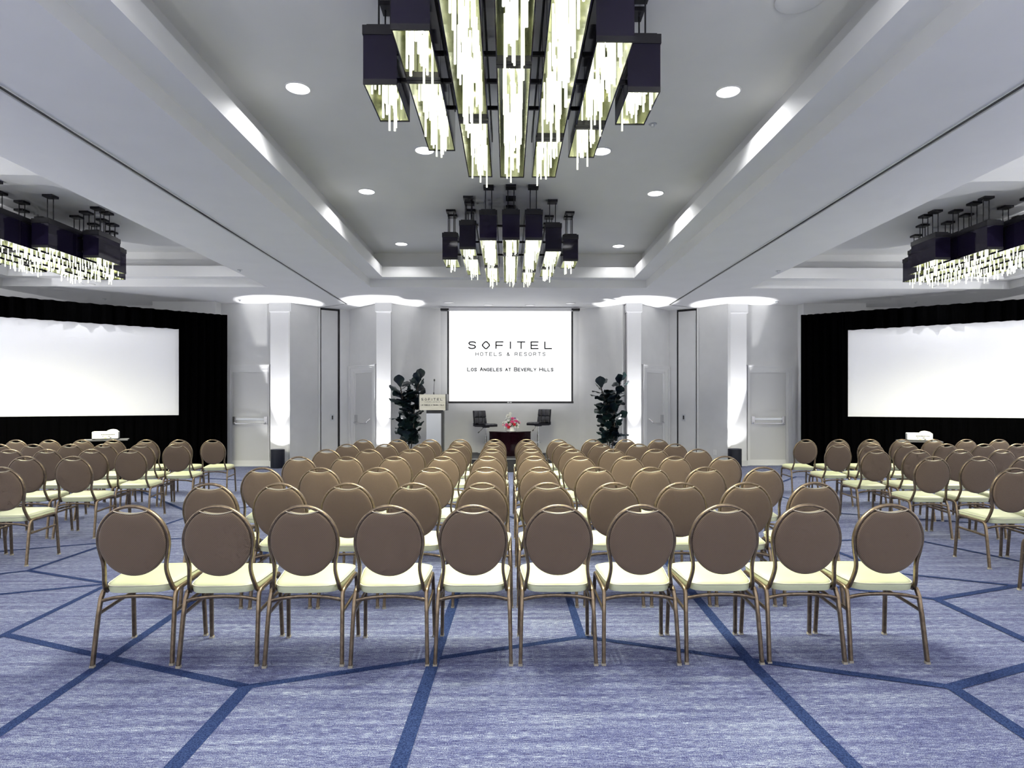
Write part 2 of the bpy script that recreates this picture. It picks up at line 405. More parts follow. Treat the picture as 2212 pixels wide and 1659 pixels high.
# partition pocket doors
def pocket(n, P, Q, x0, x1, label, side):
    a = onwall(P, Q, x0, 850); b_ = onwall(P, Q, x1, 850)
    u = Vector((b_.x-a.x, b_.y-a.y, 0)); W = u.length; u.normalize(); nn = Vector((u.y,-u.x,0))
    if nn.y > 0: nn = -nn
    root = empty('door_%d' % n, (0,0,0), label=label, cat='door', kind='structure')
    root.matrix_world = Matrix(((u.x,nn.x,0,a.x),(u.y,nn.y,0,a.y),(0,0,1,0),(0,0,0,1)))
    g = MB(); g.box((0,-.10,0),(W,-.02,LOWC-.01), M['track']); g.build('dark_gap', root, smooth=False)
    f = MB(); l0, l1 = (.03, W-.05) if side > 0 else (.05, W-.03)
    f.box((l0, -.02, .01), (l1, .02, LOWC-.06), M['wall']); f.build('pocket_leaf', root, smooth=False)
    xh = l1-.14 if side > 0 else l0+.14
    h = MB(); h.box((xh-.05, .02, 1.09), (xh+.05, .026, 1.27), M['steel']); h.box((xh-.018, .026, 1.13), (xh+.018, .03, 1.23), M['blackp']); h.build('latch_plate', root, smooth=False)
    xg = l0 if side > 0 else l1
    for z in (.5, 1.35, 2.45, 3.4):
        k = MB(); k.cyl((xg, .025, z), (xg, .025, z+.16), .012, M['steel'], 8); k.build('hinge', root)
    t = MB(); c0, c1 = (-.05, 0) if side > 0 else (W, W+.05)
    t.box((c0, -.02, 0), (c1, .035, LOWC), M['trim']); t.build('jamb', root, smooth=False)
pocket(5, EL, EL2, 691, 733, 'tall pale pocket door for the folding wall, left side', 1)
pocket(6, ER2, ER, 1462, 1506, 'tall pale pocket door for the folding wall, right side', -1)

# small wall plates
def plate(name, P, Q, x, y, w, h, label, cat, n=1, group=None):
    for i in range(n):
        p = onwall(P, Q, x+i*4.0, y)
        u = Vector((Q[0]-P[0], Q[1]-P[1], 0)).normalized(); nn = Vector((u.y,-u.x,0))
        if nn.y > 0: nn = -nn
        mt = Matrix(((u.x,nn.x,0,p.x),(u.y,nn.y,0,p.y),(0,0,1,p.z),(0,0,0,1)))
        b = MB(); b.box((-w/2,-.001,-h/2),(w/2,.008,h/2), M['white_plastic']); b.box((-w*.18,.008,-h*.2),(w*.18,.013,h*.2), M['trim'])
        o = b.build(name, smooth=False); o.matrix_world = mt
        tag(o, label[i] if isinstance(label, list) else label, cat, group)
plate('wall_outlet', ER, DR, 1544, 977, .08, .13, 'white outlet plate low on the wall right of the folding wall pocket', 'outlet')
plate('light_switch', niche[0], niche[1], 849, 886, .035, .11, ['white light switch by the left fig, nearest the column', 'white light switch by the left fig, middle of three', 'white light switch by the left fig, farthest from the column'], 'light switch', 3, 'light switches beside the left fig')

# ================================================================== CEILING LIGHTS
def spot(loc, energy, size, col=(1,1,1), blend=.6, radius=.06, rot=(0,0,0)):
    l = bpy.data.lights.new('lamp_light', 'SPOT'); l.energy = energy; l.spot_size = size; l.spot_blend = blend; l.color = col; l.shadow_soft_size = radius
    o = bpy.data.objects.new('lamp_light', l); C.objects.link(o); o.location = loc; o.rotation_euler = rot; return o
def point(loc, energy, col=(1,1,1), radius=.05):
    l = bpy.data.lights.new('lamp_light', 'POINT'); l.energy = energy; l.color = col; l.shadow_soft_size = radius
    o = bpy.data.objects.new('lamp_light', l); C.objects.link(o); o.location = loc; return o

def downlight(x, y, z, r, label, lens, group, proto={}):
    key = (r, lens.name)
    if key not in proto:
        root = empty('downlight', (0,0,0))
        a = MB(); a.lathe([(r*1.12,0),(r*1.12,-.006),(r*1.0,-.012),(r*.96,-.004),(r*.96,0)], M['white_plastic'], 32); a.build('trim_ring', root)
        c = MB(); c.lathe([(r*.96,-.001),(r*.96,-.006),(.001,-.007)], lens, 32); c.build('lens', root)
        proto[key] = root
    else: root = copy_tree(proto[key])
    root.location = (x, y, z); tag(root, label, 'ceiling light', group)
    return root
G_UP = 'round downlights in the centre ceiling well'
DLW = 15
upl = [((643.5,189.5), 'large round downlight at upper left of the near chandelier'), ((1573,197), 'large round downlight at upper right of the near chandelier'),
       ((917,324), 'round downlight half behind the near chandelier, left side'), ((1299,326), 'round downlight half behind the near chandelier, right side'),
       ((792,413), 'round downlight left of the gap between the two centre chandeliers'), ((1416,417), 'round downlight right of the gap between the two centre chandeliers'),
       ((867,526.5), 'small-looking round downlight left of the far chandelier'), ((1336,531), 'small-looking round downlight right of the far chandelier')]
for (x, y), lb in upl:
    p = onz(x, y, Z3); downlight(p.x, p.y, Z3, .115, lb, M['lens'], G_UP)
    spot((p.x, p.y, Z3-.03), 18 if p.y > 11.5 else 45, math.radians(136), blend=.4)
small = [((969,653.4), 'small ceiling downlight above the left end of the centre screen'), ((1055,658.5), 'small ceiling downlight above the centre screen, left of middle'),
         ((1145,659), 'small ceiling downlight above the centre screen, right of middle'), ((1232,655), 'small ceiling downlight above the right end of the centre screen')]
for (x, y), lb in small:
    p = onz(x, y, LOWC); downlight(p.x, p.y, LOWC, .11, lb, M['lens_dim'], 'small ceiling downlights in front of the centre screen')
    spot((p.x, p.y, LOWC-.03), 14, math.radians(95), blend=.8)
# sprinkler heads
def sprink(x, y, z, lb):
    p = onz(x, y, z); a = MB(); a.lathe([(.05,0),(.045,-.008),(.02,-.012),(.015,-.03),(.022,-.034),(.022,-.038)], M['steel'], 16)
    o = a.build('sprinkler_head'); o.location = (p.x, p.y, z+.003); tag(o, lb, 'sprinkler')
sprink(1410, 268, Z3, 'small round ceiling sprinkler right of the near chandelier')
sprink(518, 583, LOWC, 'tiny ceiling sprinkler right of the left chandelier')
sprink(1681, 585, LOWC, 'tiny ceiling sprinkler left of the right chandelier')
sprink(226, 645.5, LOWC, 'dark ceiling sprinkler above the left black drape')
sprink(1978, 652, LOWC, 'dark ceiling sprinkler above the right black drape')
sprink(518, 647.5, LOWC, 'ceiling sprinkler above the leftmost door')
sprink(1678, 651.5, LOWC, 'ceiling sprinkler above the rightmost door')
sp = MB(); sp.lathe([(.19,0),(.19,-.02),(.15,-.035),(.001,-.037)], M['white_plastic'], 32); o = sp.build('ceiling_speaker'); p = onz(1730, -8, Z3); o.location = (p.x, p.y, Z3)
tag(o, 'round white ceiling speaker cut off by the top edge of the photo', 'speaker')

# ================================================================== CHANDELIERS
ZB, BH, BW = 3.85, .45, .246
COLS = [[(10.09,10.71)], [(9.42,10.04),(10.04,11.30)], [(8.90,10.68),(10.68,11.96)], [(8.88,9.82),(9.82,11.97)], [(8.88,11.03),(11.03,11.96)], [(9.53,10.78),(10.78,11.44)], [(10.17,10.74)]]
YREF = 10.4; SPX = .326
CHL = []
def housing(L, b0, b1):
    b = MB(); w = BW/2; t = .008; e = .03
    g, c = M['black_gloss'], M['black_cap']
    z0, z1 = 0, BH-.09
    for s in (-1, 1):
        xs_ = sorted((s*w, s*(w-t))); b.box((xs_[0], 0, z0), (xs_[1], L, z1), g)
    b.box((-w+t, 0, z0), (w-t, .01, z1), g); b.box((-w+t, L-.01, z0), (w-t, L, z1), g)
    # mirror lining inside
    wi = w-t-.001; y0, y1 = .011, L-.011
    mm = M['mirror']; zt = z1-.02
    b.quad((-wi,y0,z0+.004),(-wi,y1,z0+.004),(-wi,y1,zt),(-wi,y0,zt),mm); b.quad((wi,y0,z0+.004),(wi,y1,z0+.004),(wi,y1,zt),(wi,y0,zt),mm)
    b.quad((-wi,y0,z0+.004),(wi,y0,z0+.004),(wi,y0,zt),(-wi,y0,zt),mm); b.quad((-wi,y1,z0+.004),(wi,y1,z0+.004),(wi,y1,zt),(-wi,y1,zt),mm)
    b.quad((-wi,y0,zt),(wi,y0,zt),(wi,y1,zt),(-wi,y1,zt),mm)
    # end bars flush with the rim, panel seams
    b.box((-w, -.004, z0-.003), (w, .040 if b0 else .010, z0+.035), c); b.box((-w, L-(.040 if b1 else .010), z0-.003), (w, L+.004, z0+.035), c)
    n = max(1, round(L/.55))
    for i in range(1, n):
        for s in (-1,1):
            b.box((s*w-.0015, L*i/n-.004, z0), (s*w+.0015, L*i/n+.004, z1), c)
    b.box((-w-.006, -.006, z1), (w+.006, L+.006, BH-.02), c)
    b.box((-w+.02, .02, BH-.02), (w-.02, L-.02, BH), c)
    return b
def chandelier(cx, dy, label):
    root = empty('chandelier', (cx, YREF+dy, ZB), label=label, cat='chandelier', group='black box chandeliers with hanging glass rods')
    rods = []; inner = MB(); hs = []
    rnd = random.Random(int(cx*100)+int(dy*10))
    ztop = 4.69-ZB
    for ci, mods in enumerate(COLS):
        x = (ci-3)*SPX
        for mi_, (a, b_) in enumerate(mods):
            y = a-YREF; L = b_-a
            h = housing(L-.016, mi_ > 0, mi_ < len(mods)-1).build('light_box', root, smooth=False); h.location = (x, y+.008, 0); hs.append(h)
            # suspension
            ends = [min(.22, L*.3), L-min(.22, L*.3)] if L > .5 else [L/2]
            for q in ends:
                k = MB(); k.box((-.075,-.075,ztop-.035-0), (.075,.075,ztop), M['black_cap']); o = k.build('ceiling_canopy', root, smooth=False); o.location = (x, y+q, 0)
                for s in (-.045, .045):
                    k = MB(); k.cyl((0,0,BH-.01), (0,0,ztop-.03), .007, M['black_cap'], 8); o = k.build('stem', root); o.location = (x+s, y+q, 0)
            nb = max(2, round(L/.30))
            for i in range(nb):
                yy = L*(i+.5)/nb
                k = MB(); k.lathe([(.001,.02),(.014,.012),(.018,0),(.012,-.014),(.001,-.02)], M['bulb'], 10)
                o = k.build('bulb', h); o.location = (rnd.uniform(-.03,.03), yy, .27)
            ns = max(3, int(L/.055))
            for i in range(ns):
                for s in (-1, 0, 1) if i % 3 == 0 else ((-1, 1) if i % 2 else (0,)):
                    rx = s*.055 + rnd.uniform(-.02,.02); ry = L*(i+.5)/ns + rnd.uniform(-.02,.02); ry = min(max(ry, .05), L-.05)
                    rods.append((h, rx, ry, rnd.choice((-.13,-.10,-.07,-.05,.0,.03,.06,.08)), x, y))
            CHL.append((cx+x, YREF+dy+y+L/2, ZB+.12, L))
    rods.sort(key=lambda r: r[3])
    protos = {}
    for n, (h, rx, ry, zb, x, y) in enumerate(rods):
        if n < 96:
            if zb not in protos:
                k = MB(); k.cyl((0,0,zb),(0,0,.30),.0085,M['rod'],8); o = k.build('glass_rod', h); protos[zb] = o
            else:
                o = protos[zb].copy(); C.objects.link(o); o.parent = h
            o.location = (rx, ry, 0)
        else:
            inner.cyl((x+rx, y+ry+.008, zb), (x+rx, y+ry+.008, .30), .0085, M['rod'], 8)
    o = inner.build('short_glass_rods', root); o['kind'] = 'stuff'
    # cross bars tying the rows together
    for yy, c0, c1, zz in ((9.35,2,4,(.33,)),(10.28,0,6,(.12,.33)),(11.15,1,5,(.33,))):
        for z in zz:
            for c in range(c0, c1):
                k = MB(); k.box(((c-3)*SPX+BW/2+.001, yy-YREF-.012, z-.015), ((c-2)*SPX-BW/2-.001, yy-YREF+.012, z+.015), M['black_cap'])
                k.build('cross_bar', root, smooth=False)
    return root
chandelier(.04, -5.51, 'huge black box chandelier nearest the camera, cut by the top edge')
chandelier(.04, 0, 'black box chandelier hanging in the centre well nearer the stage')
chandelier(-7.62, -.13, 'black box chandelier at the left edge above the left chairs')
chandelier(7.99, -.12, 'black box chandelier at the right edge above the right chairs')
for (x, y, z, L) in CHL:
    point((x, y, z), 2.4*L, (1,.97,.72), .03)
    spot((x, y, ZB-.02), 95*L, math.radians(140), (1,.97,.68), .8, .05)

# ================================================================== BANQUET CHAIRS
def yb(z):
    if z >= .60: return -.203 - (z-.60)*.135
    t = (.60-z)/.18
    return -.203 + .052*t*t*(1 if t < 1 else 1) 
def backpt(x, z, off=0):
    return Vector((x, yb(z)+off, z))
def make_chair():
    root = empty('banquet_chair', (0,0,0), cat='chair')
    fm = M['frame']
    # --- seat cushion
    def outline(inset, z, n=40):
        r = []
        for i in range(n):
            a = 2*PI*i/n; ca, sa = math.cos(a), math.sin(a)
            e = 2/5.5
            u = math.copysign(abs(ca)**e, ca); v = math.copysign(abs(sa)**e, sa)
            hw = .203 + .020*v; hy = .215
            r.append(((hw-inset)*u, .025 + (hy-inset)*v, z + .008*v))
        return r
    s = MB()
    s.rings([outline(.022,.412), outline(.004,.418), outline(0,.440), outline(.002,.456), outline(.010,.466), outline(.030,.474), outline(.085,.481), outline(.15,.483)], M['seat'])
    seat = s.build('seat', root, angle=60)
    p = MB(); 
    o1 = outline(-.001, .458, 48); p_pts = [Vector(q) for q in o1] + [Vector(o1[0]), Vector(o1[1])]
    p.sweep(p_pts, (0,0,1), .005, .005, M['piping']); p.build('piping', seat, angle=60)
    # --- back pad
    cz, R, RZ = .712, .185, .200
    ol = []
    N = 56
    for i in range(N):
        a = 2*PI*i/N
        x = R*math.sin(a); z = RZ*math.cos(a)
        if abs(x) < .085 and z > 0:
            f = abs(x)/.085; zs = RZ*math.sqrt(1-(.085/R)**2)
            z = zs - .016*(1-f*f)
        ol.append((x, z))
    b = MB()
    def ring(k, off, dz=0):
        return [backpt(x*k, cz + z*k + (0), off) for x, z in ol]
    b.rings([ring(.02,-.030), ring(.5,-.029), ring(.85,-.026), ring(.95,-.023), ring(.985,-.020), ring(1.0,-.015), ring(1.0,.008), ring(.98,.014), ring(.93,.026), ring(.75,.034), ring(.4,.038), ring(.02,.039)], M['back'])
    pad = b.build('backrest', root, angle=70)
    # --- back frame loop
    half = []
    for i in range(0, 13):
        a = math.radians(i*8.6); half.append((.193*math.sin(a), cz+.209*math.cos(a)))
    half += [(.182,.630),(.175,.597),(.1715,.563),(.173,.530),(.179,.49),(.186,.45)]
    pts = [backpt(x, z) for x, z in half]
    pts += [Vector((.189, -.150, .425)), Vector((.192, -.125, .410)), Vector((.196, -.085, .408))]
    rp = smooth_path(pts, 3); lp = [Vector((-q.x, q.y, q.z)) for q in rp][::-1]
    k = MB(); k.sweep(lp[:-1] + rp, (0,1,0), .028, .018, fm, .5); k.build('back_frame', root, angle=50)
    # hand-hold band under the top of the loop
    hp = [backpt(x, cz + RZ*math.sqrt(1-(.085/R)**2) - .016*(1-(x/.085)**2) + .004, -.002) for x in [-.092+.184*i/16 for i in range(17)]]
    k = MB(); k.sweep(hp, (0,1,0), .030, .006, M['band'], .5); k.build('handle_band', root, angle=50)
    # --- side frames: front leg, rail, rear leg
    for s_ in (-1, 1):
        X = lambda v: s_*v
        k = MB(); k.sweep(smooth_path([(X(.205),-.155,.398),(X(.207),-.125,.414),(X(.209),.0,.418),(X(.212),.155,.424),(X(.213),.190,.412)],4), (1,0,0), .022, .026, fm, .5); k.build('side_rail', root, angle=50)
        k = MB(); k.sweep([(X(.213),.190,.414),(X(.214),.203,.385),(X(.217),.213,.25),(X(.222),.232,.012)], (1,0,0), .021, .028, fm, .5); lg = k.build('leg', root, angle=50)
        g = MB(); g.box((X(.222)-.012,.2195,0),(X(.222)+.012,.2445,.014), M['glide']); g.build('glide', lg, smooth=False)
        k = MB(); k.sweep([(X(.205),-.152,.402),(X(.207),-.168,.375),(X(.211),-.190,.27),(X(.218),-.232,.012)], (1,0,0), .021, .028, fm, .5); lg = k.build('leg', root, angle=50)
        g = MB(); g.box((X(.218)-.012,-.2445,0),(X(.218)+.012,-.2195,.014), M['glide']); g.build('glide', lg, smooth=False)
        k = MB(); k.sweep([(X(.2105),-.183,.292),(X(.213),.0,.300),(X(.2155),.210,.305)], (1,0,0), .012, .020, fm, .4); k.build('side_stretcher', root, angle=50)
    k = MB(); k.sweep(smooth_path([(-.204,-.172,.362),(-.12,-.178,.381),(0,-.180,.388),(.12,-.178,.381),(.204,-.172,.362)],5), (0,1,0), .014, .019, fm, .4); k.build('rear_stretcher', root, angle=50)
    k = MB(); k.sweep([(-.205,.185,.398),(.205,.185,.398)], (0,1,0), .014, .018, fm, .4); k.build('front_crossbar', root, angle=50)
    return root
chair0 = make_chair(); used = [False]
TOPY = -.248
def place_chair(x, y, rz, label, group):
    """x,y = floor position of the chair centre"""
    if not used[0]: c = chair0; used[0] = True
    else: c = copy_tree(chair0)
    c.location = (x, y, 0); c.rotation_euler = (0,0,rz); c['label'] = label; c['group'] = group
    return c
ORD = ['first','second','third','fourth','fifth','sixth','seventh','eighth','ninth','tenth']
rnd = random.Random(3)
# front row from feet pixels (midpoint of rear feet)
row1 = [(285.5,1440,4),(470,1441,3),(655,1441,2.5),(840,1441,2),(1022,1439,.5),(1206,1438,-.5),(1386,1437,-.5),(1565,1435,-1),(1744,1434,-1.5),(1921,1433,-3)]
def lab(i, n, row, blk):
    if i == 0: pos = 'leftmost'
    elif i == n-1: pos = 'rightmost'
    else: pos = ORD[i] + ' from left'
    return 'brown oval-back cream-seat chair, %s in the %s row of the %s block' % (pos, row, blk)
for i, (x, y, a) in enumerate(row1):
    p = onz(x, y, 0); r = math.radians(a)
    place_chair(p.x + math.sin(r)*-.235, p.y + .235*math.cos(r), r, lab(i, 10, 'nearest', 'centre'), 'banquet chairs in the centre block')
rows = {2:(4.61,[452.6,603,750,893.5,1041.5,1183,1327.5,1472,1613,1761]),
        3:(5.76,[566,690,816,933,1049,1166,1287.5,1406,1524.7,1649]),
        4:(7.0,[646,748,851.6,956,1053,1154,1253,1356.5,1458.5,1566]),
        5:(8.14,[705.5,796.5,886,976,1062.5,1148,1238,1325,1416,1508]),
        6:(9.24,[749.6,832,912,989.5,1065,1144,1221,1298.6,1380,1458.5]),
        7:(10.43,[784,858.5,929,993.7,1068.3,1137.8,1206,1280.6,1352,1422.7])}
RN = {2:'second', 3:'third', 4:'fourth', 5:'fifth', 6:'sixth', 7:'farthest'}
TP = {2:1041, 3:1008, 4:985.5, 5:969.5, 6:958.3, 7:949}
for r_, (Y, xs_) in rows.items():
    for i, x in enumerate(xs_):
        X = ony(x, TP[r_], Y).x
        a = math.radians(rnd.uniform(-1.2,1.2) + (1.5 if i < 4 else 0))
        if r_ == 2 and i == 0: a = math.radians(3)
        place_chair(X - math.sin(a)*.248, Y + .248*math.cos(a), a, lab(i, 10, RN[r_], 'centre'), 'banquet chairs in the centre block')
left = {7:(10.43,[34,106,177,244,316,387,459]), 6:(9.27,[-78,-2,71,151,224,304,380]), 5:(8.17,[-66,20,101,197.5,281]), 4:(7.06,[-50,54,157]), 3:(5.85,[-122,0])}
right = {7:(10.35,[1741,1812,1880,1948.7,2017,2088,2159,2232]), 6:(9.15,[1812,1885,1961,2045,2126,2199]), 5:(7.95,[1894,1984,2075,2165,2258]), 4:(6.88,[2016,2116,2218]), 3:(5.62,[2193,2318]), 2:(4.52,[2380])}
for blk, D, ang in (('left', left, 5), ('right', right, -1)):
    rk = sorted(D)   # near .. far
    names = {k: ('farthest' if k == 7 else {2:'nearest',3:'nearest' if blk == 'left' else 'second',4:'second' if blk == 'left' else 'third',5:'third' if blk == 'left' else 'fourth',6:'fourth' if blk == 'left' else 'fifth'}[k]) for k in rk}
    for k in rk:
        Y, xs_ = D[k]; n = len(xs_)
        for i, x in enumerate(xs_):
            P = ony(x, 960, Y); X = P.x
            a = math.radians(ang + rnd.uniform(-1.5,1.5))
            j = n-1-i if blk == 'left' else i
            pos = 'next to the aisle' if j == 0 else '%s from the aisle' % ORD[j]
            place_chair(X - math.sin(a)*.248, Y + .248*math.cos(a), a, 'brown oval-back chair, %s in the %s row of the %s block' % (pos, names[k], blk), 'banquet chairs in the %s block' % blk)

# ================================================================== STAGE AREA
ST = .31
b = MB(); b.box((-1.94, 13.97, 0), (1.94, 15.72, ST-.02), M['stage']); b.box((-1.95, 13.955, ST-.02), (1.95, 15.73, ST), M['stage'])
b.box((-1.955, 13.945, ST-.028), (1.955, 13.955, ST-.002), M['stage_edge'])
tag(b.build('stage_platform', smooth=False), 'low black stage platform under the table and bar stools', 'stage')

# centre screen
SY = 15.85
def rect(x0, y0, x1, y1, Y): 
    a = ony(x0, y0, Y); b_ = ony(x1, y1, Y); return a.x, b_.x, b_.z, a.z
scr = empty('projector_screen', (0, SY, 0), label='white roll-down screen with hotel logo text above the stage', cat='projection screen')
def L(o): o.location = (o.location[0], o.location[1]-SY, o.location[2]); return o
x0, x1, z0, z1 = rect(970, 672, 1234, 867, SY)
b = MB(); b.box((x0, SY-.004, z0), (x1, SY+.004, z1), M['proj']); L(b.build('screen_image', scr, smooth=False))
b = MB(); w = .045
b.box((x0-w, SY-.006, z0), (x0, SY+.006, z1), M['track']); b.box((x1, SY-.006, z0), (x1+w, SY+.006, z1), M['track']); L(b.build('black_border', scr, smooth=False))
b = MB(); b.box((x0-w-.01, SY-.02, z0-.05), (x1+w+.01, SY+.02, z0), M['track']); bar = L(b.build('bottom_bar', scr, smooth=False))
c = ony(1101, 869, SY).x
b = MB(); b.box((c-.06, SY-.024, z0-.036), (c-.015, SY-.02, z0-.016), M['white_plastic']); b.box((c+.0, SY-.024, z0-.036), (c+.05, SY-.02, z0-.018), M['white_plastic']); L(b.build('maker_badge', scr, smooth=False))
b = MB(); b.box((x0-.03, SY-.07, z1), (x1+.03, SY+.07, z1+.09), M['white_plastic']); L(b.build('roller_case', scr, smooth=False))
for xa, xb in ((952, 970), (1234, 1252)):
    a0, a1, q0, q1 = rect(xa, 667, xb, 671.5, SY); b = MB(); b.box((a0, SY-.08, q0), (a1, SY+.075, q1), M['track']); L(b.build('end_bracket', scr, smooth=False))

# stroke lettering
GL_ = {
 'S': [[(.95,.85),(.8,.97),(.5,1),(.2,.97),(.05,.78),(.2,.58),(.5,.52),(.8,.45),(.95,.25),(.8,.05),(.5,0),(.2,.03),(.03,.16)]],
 'O': [[(.5,1),(.2,.93),(0,.7),(0,.3),(.2,.07),(.5,0),(.8,.07),(1,.3),(1,.7),(.8,.93),(.5,1)]],
 '<': [[(.5,1.03),(.36,.97),(.08,.64),(.02,.5),(.08,.36),(.36,.03),(.5,-.03),(.64,.03),(.92,.36),(.98,.5),(.92,.64),(.64,.97),(.5,1.03)]],
 'F': [[(0,0),(0,1),(.95,1)],[(0,.48),(.85,.48)]], 'I': [[(.5,0),(.5,1)]], 'T': [[(0,1),(1,1)],[(.5,1),(.5,0)]],
 'E': [[(.95,1),(0,1),(0,0),(.95,0)],[(0,.5),(.85,.5)]], 'L': [[(0,1),(0,0),(.9,0)]], 'H': [[(0,0),(0,1)],[(1,0),(1,1)],[(0,.5),(1,.5)]],
 'R': [[(0,0),(0,1),(.7,1),(.92,.88),(.92,.62),(.7,.48),(0,.48)],[(.6,.48),(.97,0)]], '&': [[(1,0),(.25,.7),(.25,.9),(.45,1),(.65,.9),(.62,.7),(.1,.4),(.05,.15),(.3,0),(.6,.03),(.9,.4)]],
 'A': [[(0,0),(.5,1),(1,0)],[(.18,.35),(.82,.35)]], 'N': [[(0,0),(0,1),(1,0),(1,1)]], 'G': [[(.93,.82),(.7,.98),(.4,1),(.1,.85),(0,.5),(.1,.15),(.4,0),(.75,.03),(.97,.2),(.97,.48),(.6,.48)]],
 'B': [[(0,0),(0,1),(.7,1),(.88,.88),(.88,.65),(.7,.53),(0,.53)],[(.7,.53),(.95,.4),(.95,.14),(.75,0),(0,0)]], 'V': [[(0,1),(.5,0),(1,1)]], 'Y': [[(0,1),(.5,.45),(1,1)],[(.5,.45),(.5,0)]],
 'U': [[(0,1),(0,.3),(.2,.05),(.5,0),(.8,.05),(1,.3),(1,1)]], 'X': [[(0,0),(1,1)],[(0,1),(1,0)]]}
def lettering(b, text, x0, x1, z0, z1, y, wr, th, m, small=1.0, gap=.55):
    """write text between x0..x1; letters marked lower-case are drawn at small height"""
    h = z1-z0; adv = []
    for ch in text:
        k = ch.upper(); sc = small if ch.islower() else 1.0
        if ch == ' ': adv.append(.55)
        else: adv.append((.18 if k == 'I' else 1.0)*sc)
    tot = sum(adv) + gap*(len(text)-1); U = (x1-x0)/tot; x = x0; out = [b]
    for ch, a in zip(text, adv):
        k = ch.upper(); sc = small if ch.islower() else 1.0
        if ch != ' ':
            for st in GL_[k]:
                for p, q in zip(st, st[1:]):
                    def tr(t): return Vector((x + (t[0]-.5 if k == 'I' else t[0])*U*sc + (a*U/2 if k == 'I' else 0), y, z0 + t[1]*h*sc))
                    P, Q = tr(p), tr(q); d = (Q-P); 
                    if d.length < 1e-6: continue
                    d.normalize(); n = Vector((-d.z, 0, d.x))*th/2; e = d*th*.35
                    b.quad(P-n-e, Q-n+e, Q+n+e, P+n-e, m)
        else: b = MB(); out.append(b)
        x += (a+gap)*U
    return out
def text_on(px0, py0, px1, py1, text, th, m, small, gap, nm):
    a0, a1, q0, q1 = rect(px0, py0, px1, py1, SY); 
    for b in lettering(MB(), text, a0, a1, q0, q1, SY-.006, 1, th, m, small, gap): L(b.build(nm, scr, smooth=False))
text_on(1012, 738.5, 1193, 753, 'S<FITEL', .030, M['ink'], 1, .85, 'logo_lettering')
text_on(1027.5, 761.5, 1178, 768.5, 'HOTELS & RESORTS', .015, M['ink2'], 1, .75, 'subtitle_lettering')
text_on(1010, 794, 1195, 801.5, 'Los Angeles at Beverly Hills', .019, M['ink'], .80, .38, 'city_lettering')

# lectern
LY = 14.45
lec = empty('lectern', (0, LY, ST), label='steel lectern with engraved hotel plaque beside the left fig', cat='lectern')
def LL(o): o.location = (0, -LY, -ST); return o
def lrect(a, b_, c, d): return rect(a, b_, c, d, LY)
x0, x1, z0, z1 = lrect(921, 893, 953, 960)
b = MB(); b.box((x0, LY, ST+.03), (x1, LY+.02, z1), M['steel']); LL(b.build('front_panel', lec, smooth=False))
xr = lrect(921, 893, 957, 960)[1]
b = MB(); b.box((x0+.01, LY+.02, ST+.03), (xr, LY+.30, z1+.05), M['lect_dark']); b.box((x1, LY, ST+.03), (xr, LY+.02, z1+.05), M['lect_dark']); LL(b.build('body', lec, smooth=False))
b = MB(); b.box((x0, LY-.005, z1), (xr, LY+.02, z1+.10), M['lect_dark']); LL(b.build('neck_band', lec, smooth=False))
b = MB(); b.box((x0-.08, LY-.05, ST), (xr+.08, LY+.36, ST+.03), M['lect_dark']); LL(b.build('base_plate', lec, smooth=False))
x0, x1, z0, z1 = lrect(905.5, 852, 964, 886)
b = MB(); b.box((x0+.01, LY-.05, z0), (x1-.01, LY-.03, z1), M['plaque']); LL(b.build('plaque', lec, smooth=False))
b = MB(); b.box((x0-.005, LY-.055, z0-.008), (x0+.012, LY+.38, z1+.008), M['lect_dark']); b.box((x1-.012, LY-.055, z0-.008), (x1+.012, LY+.38, z1+.008), M['lect_dark'])
b.box((x0, LY-.03, z0-.005), (x1, LY+.38, z0+.02), M['lect_dark']); b.box((x0+.012, LY-.03, z0+.12), (x1-.012, LY+.38, z0+.14), M['lect_dark']); LL(b.build('reading_desk', lec, smooth=False))
W_ = x1-x0; zc = z0; hh = z1-z0; words_ = []
words_ += lettering(MB(), 'S<FITEL', x0+W_*.09, x1-W_*.13, zc+hh*.62, zc+hh*.75, LY-.052, 1, .010, M['ink'], 1, .8)
words_ += lettering(MB(), 'LUXURY HOTELS', x0+W_*.22, x1-W_*.24, zc+hh*.50, zc+hh*.55, LY-.052, 1, .004, M['ink2'], 1, .5)
words_ += lettering(MB(), 'Los Angeles at Beverly Hills', x0+W_*.07, x1-W_*.08, zc+hh*.30, zc+hh*.36, LY-.052, 1, .006, M['ink'], .8, .3)
for b in words_: LL(b.build('plaque_lettering', lec, smooth=False))
mc = ony(937, 852, LY+.1); mt_ = ony(938.5, 822, LY+.05)
b = MB(); b.cyl((mc.x, LY+.12, z0+.14), (mc.x, LY+.10, z1+.05), .012, M['lect_dark'], 8); b.cyl((mc.x, LY+.10, z1+.04), (mt_.x, LY+.03, mt_.z), .005, M['lect_dark'], 6); LL(b.build('microphone_stem', lec))
b = MB(); b.lathe([(.001,-.02),(.014,-.015),(.018,.01),(.012,.03),(.001,.035)], M['blackp'], 12, (mt_.x, LY+.03, mt_.z)); LL(b.build('microphone_head', lec))

# table (rotated cube)
tb = MB(); tp = ony(1103.5, 932, 15.0); side = .70
tb.box((-side/2,-side/2,0),(side/2,side/2,.535), M['table']); tb.box((-side/2-.006,-side/2-.006,.535),(side/2+.006,side/2+.006,.56), M['table'])
o = tb.build('cube_table', smooth=False); o.location = (tp.x-.02, 15.0, ST); o.rotation_euler = (0,0,math.radians(45)); TZ = ST+.56
tag(o, 'dark maroon lacquered cube table between the bar stools', 'table')

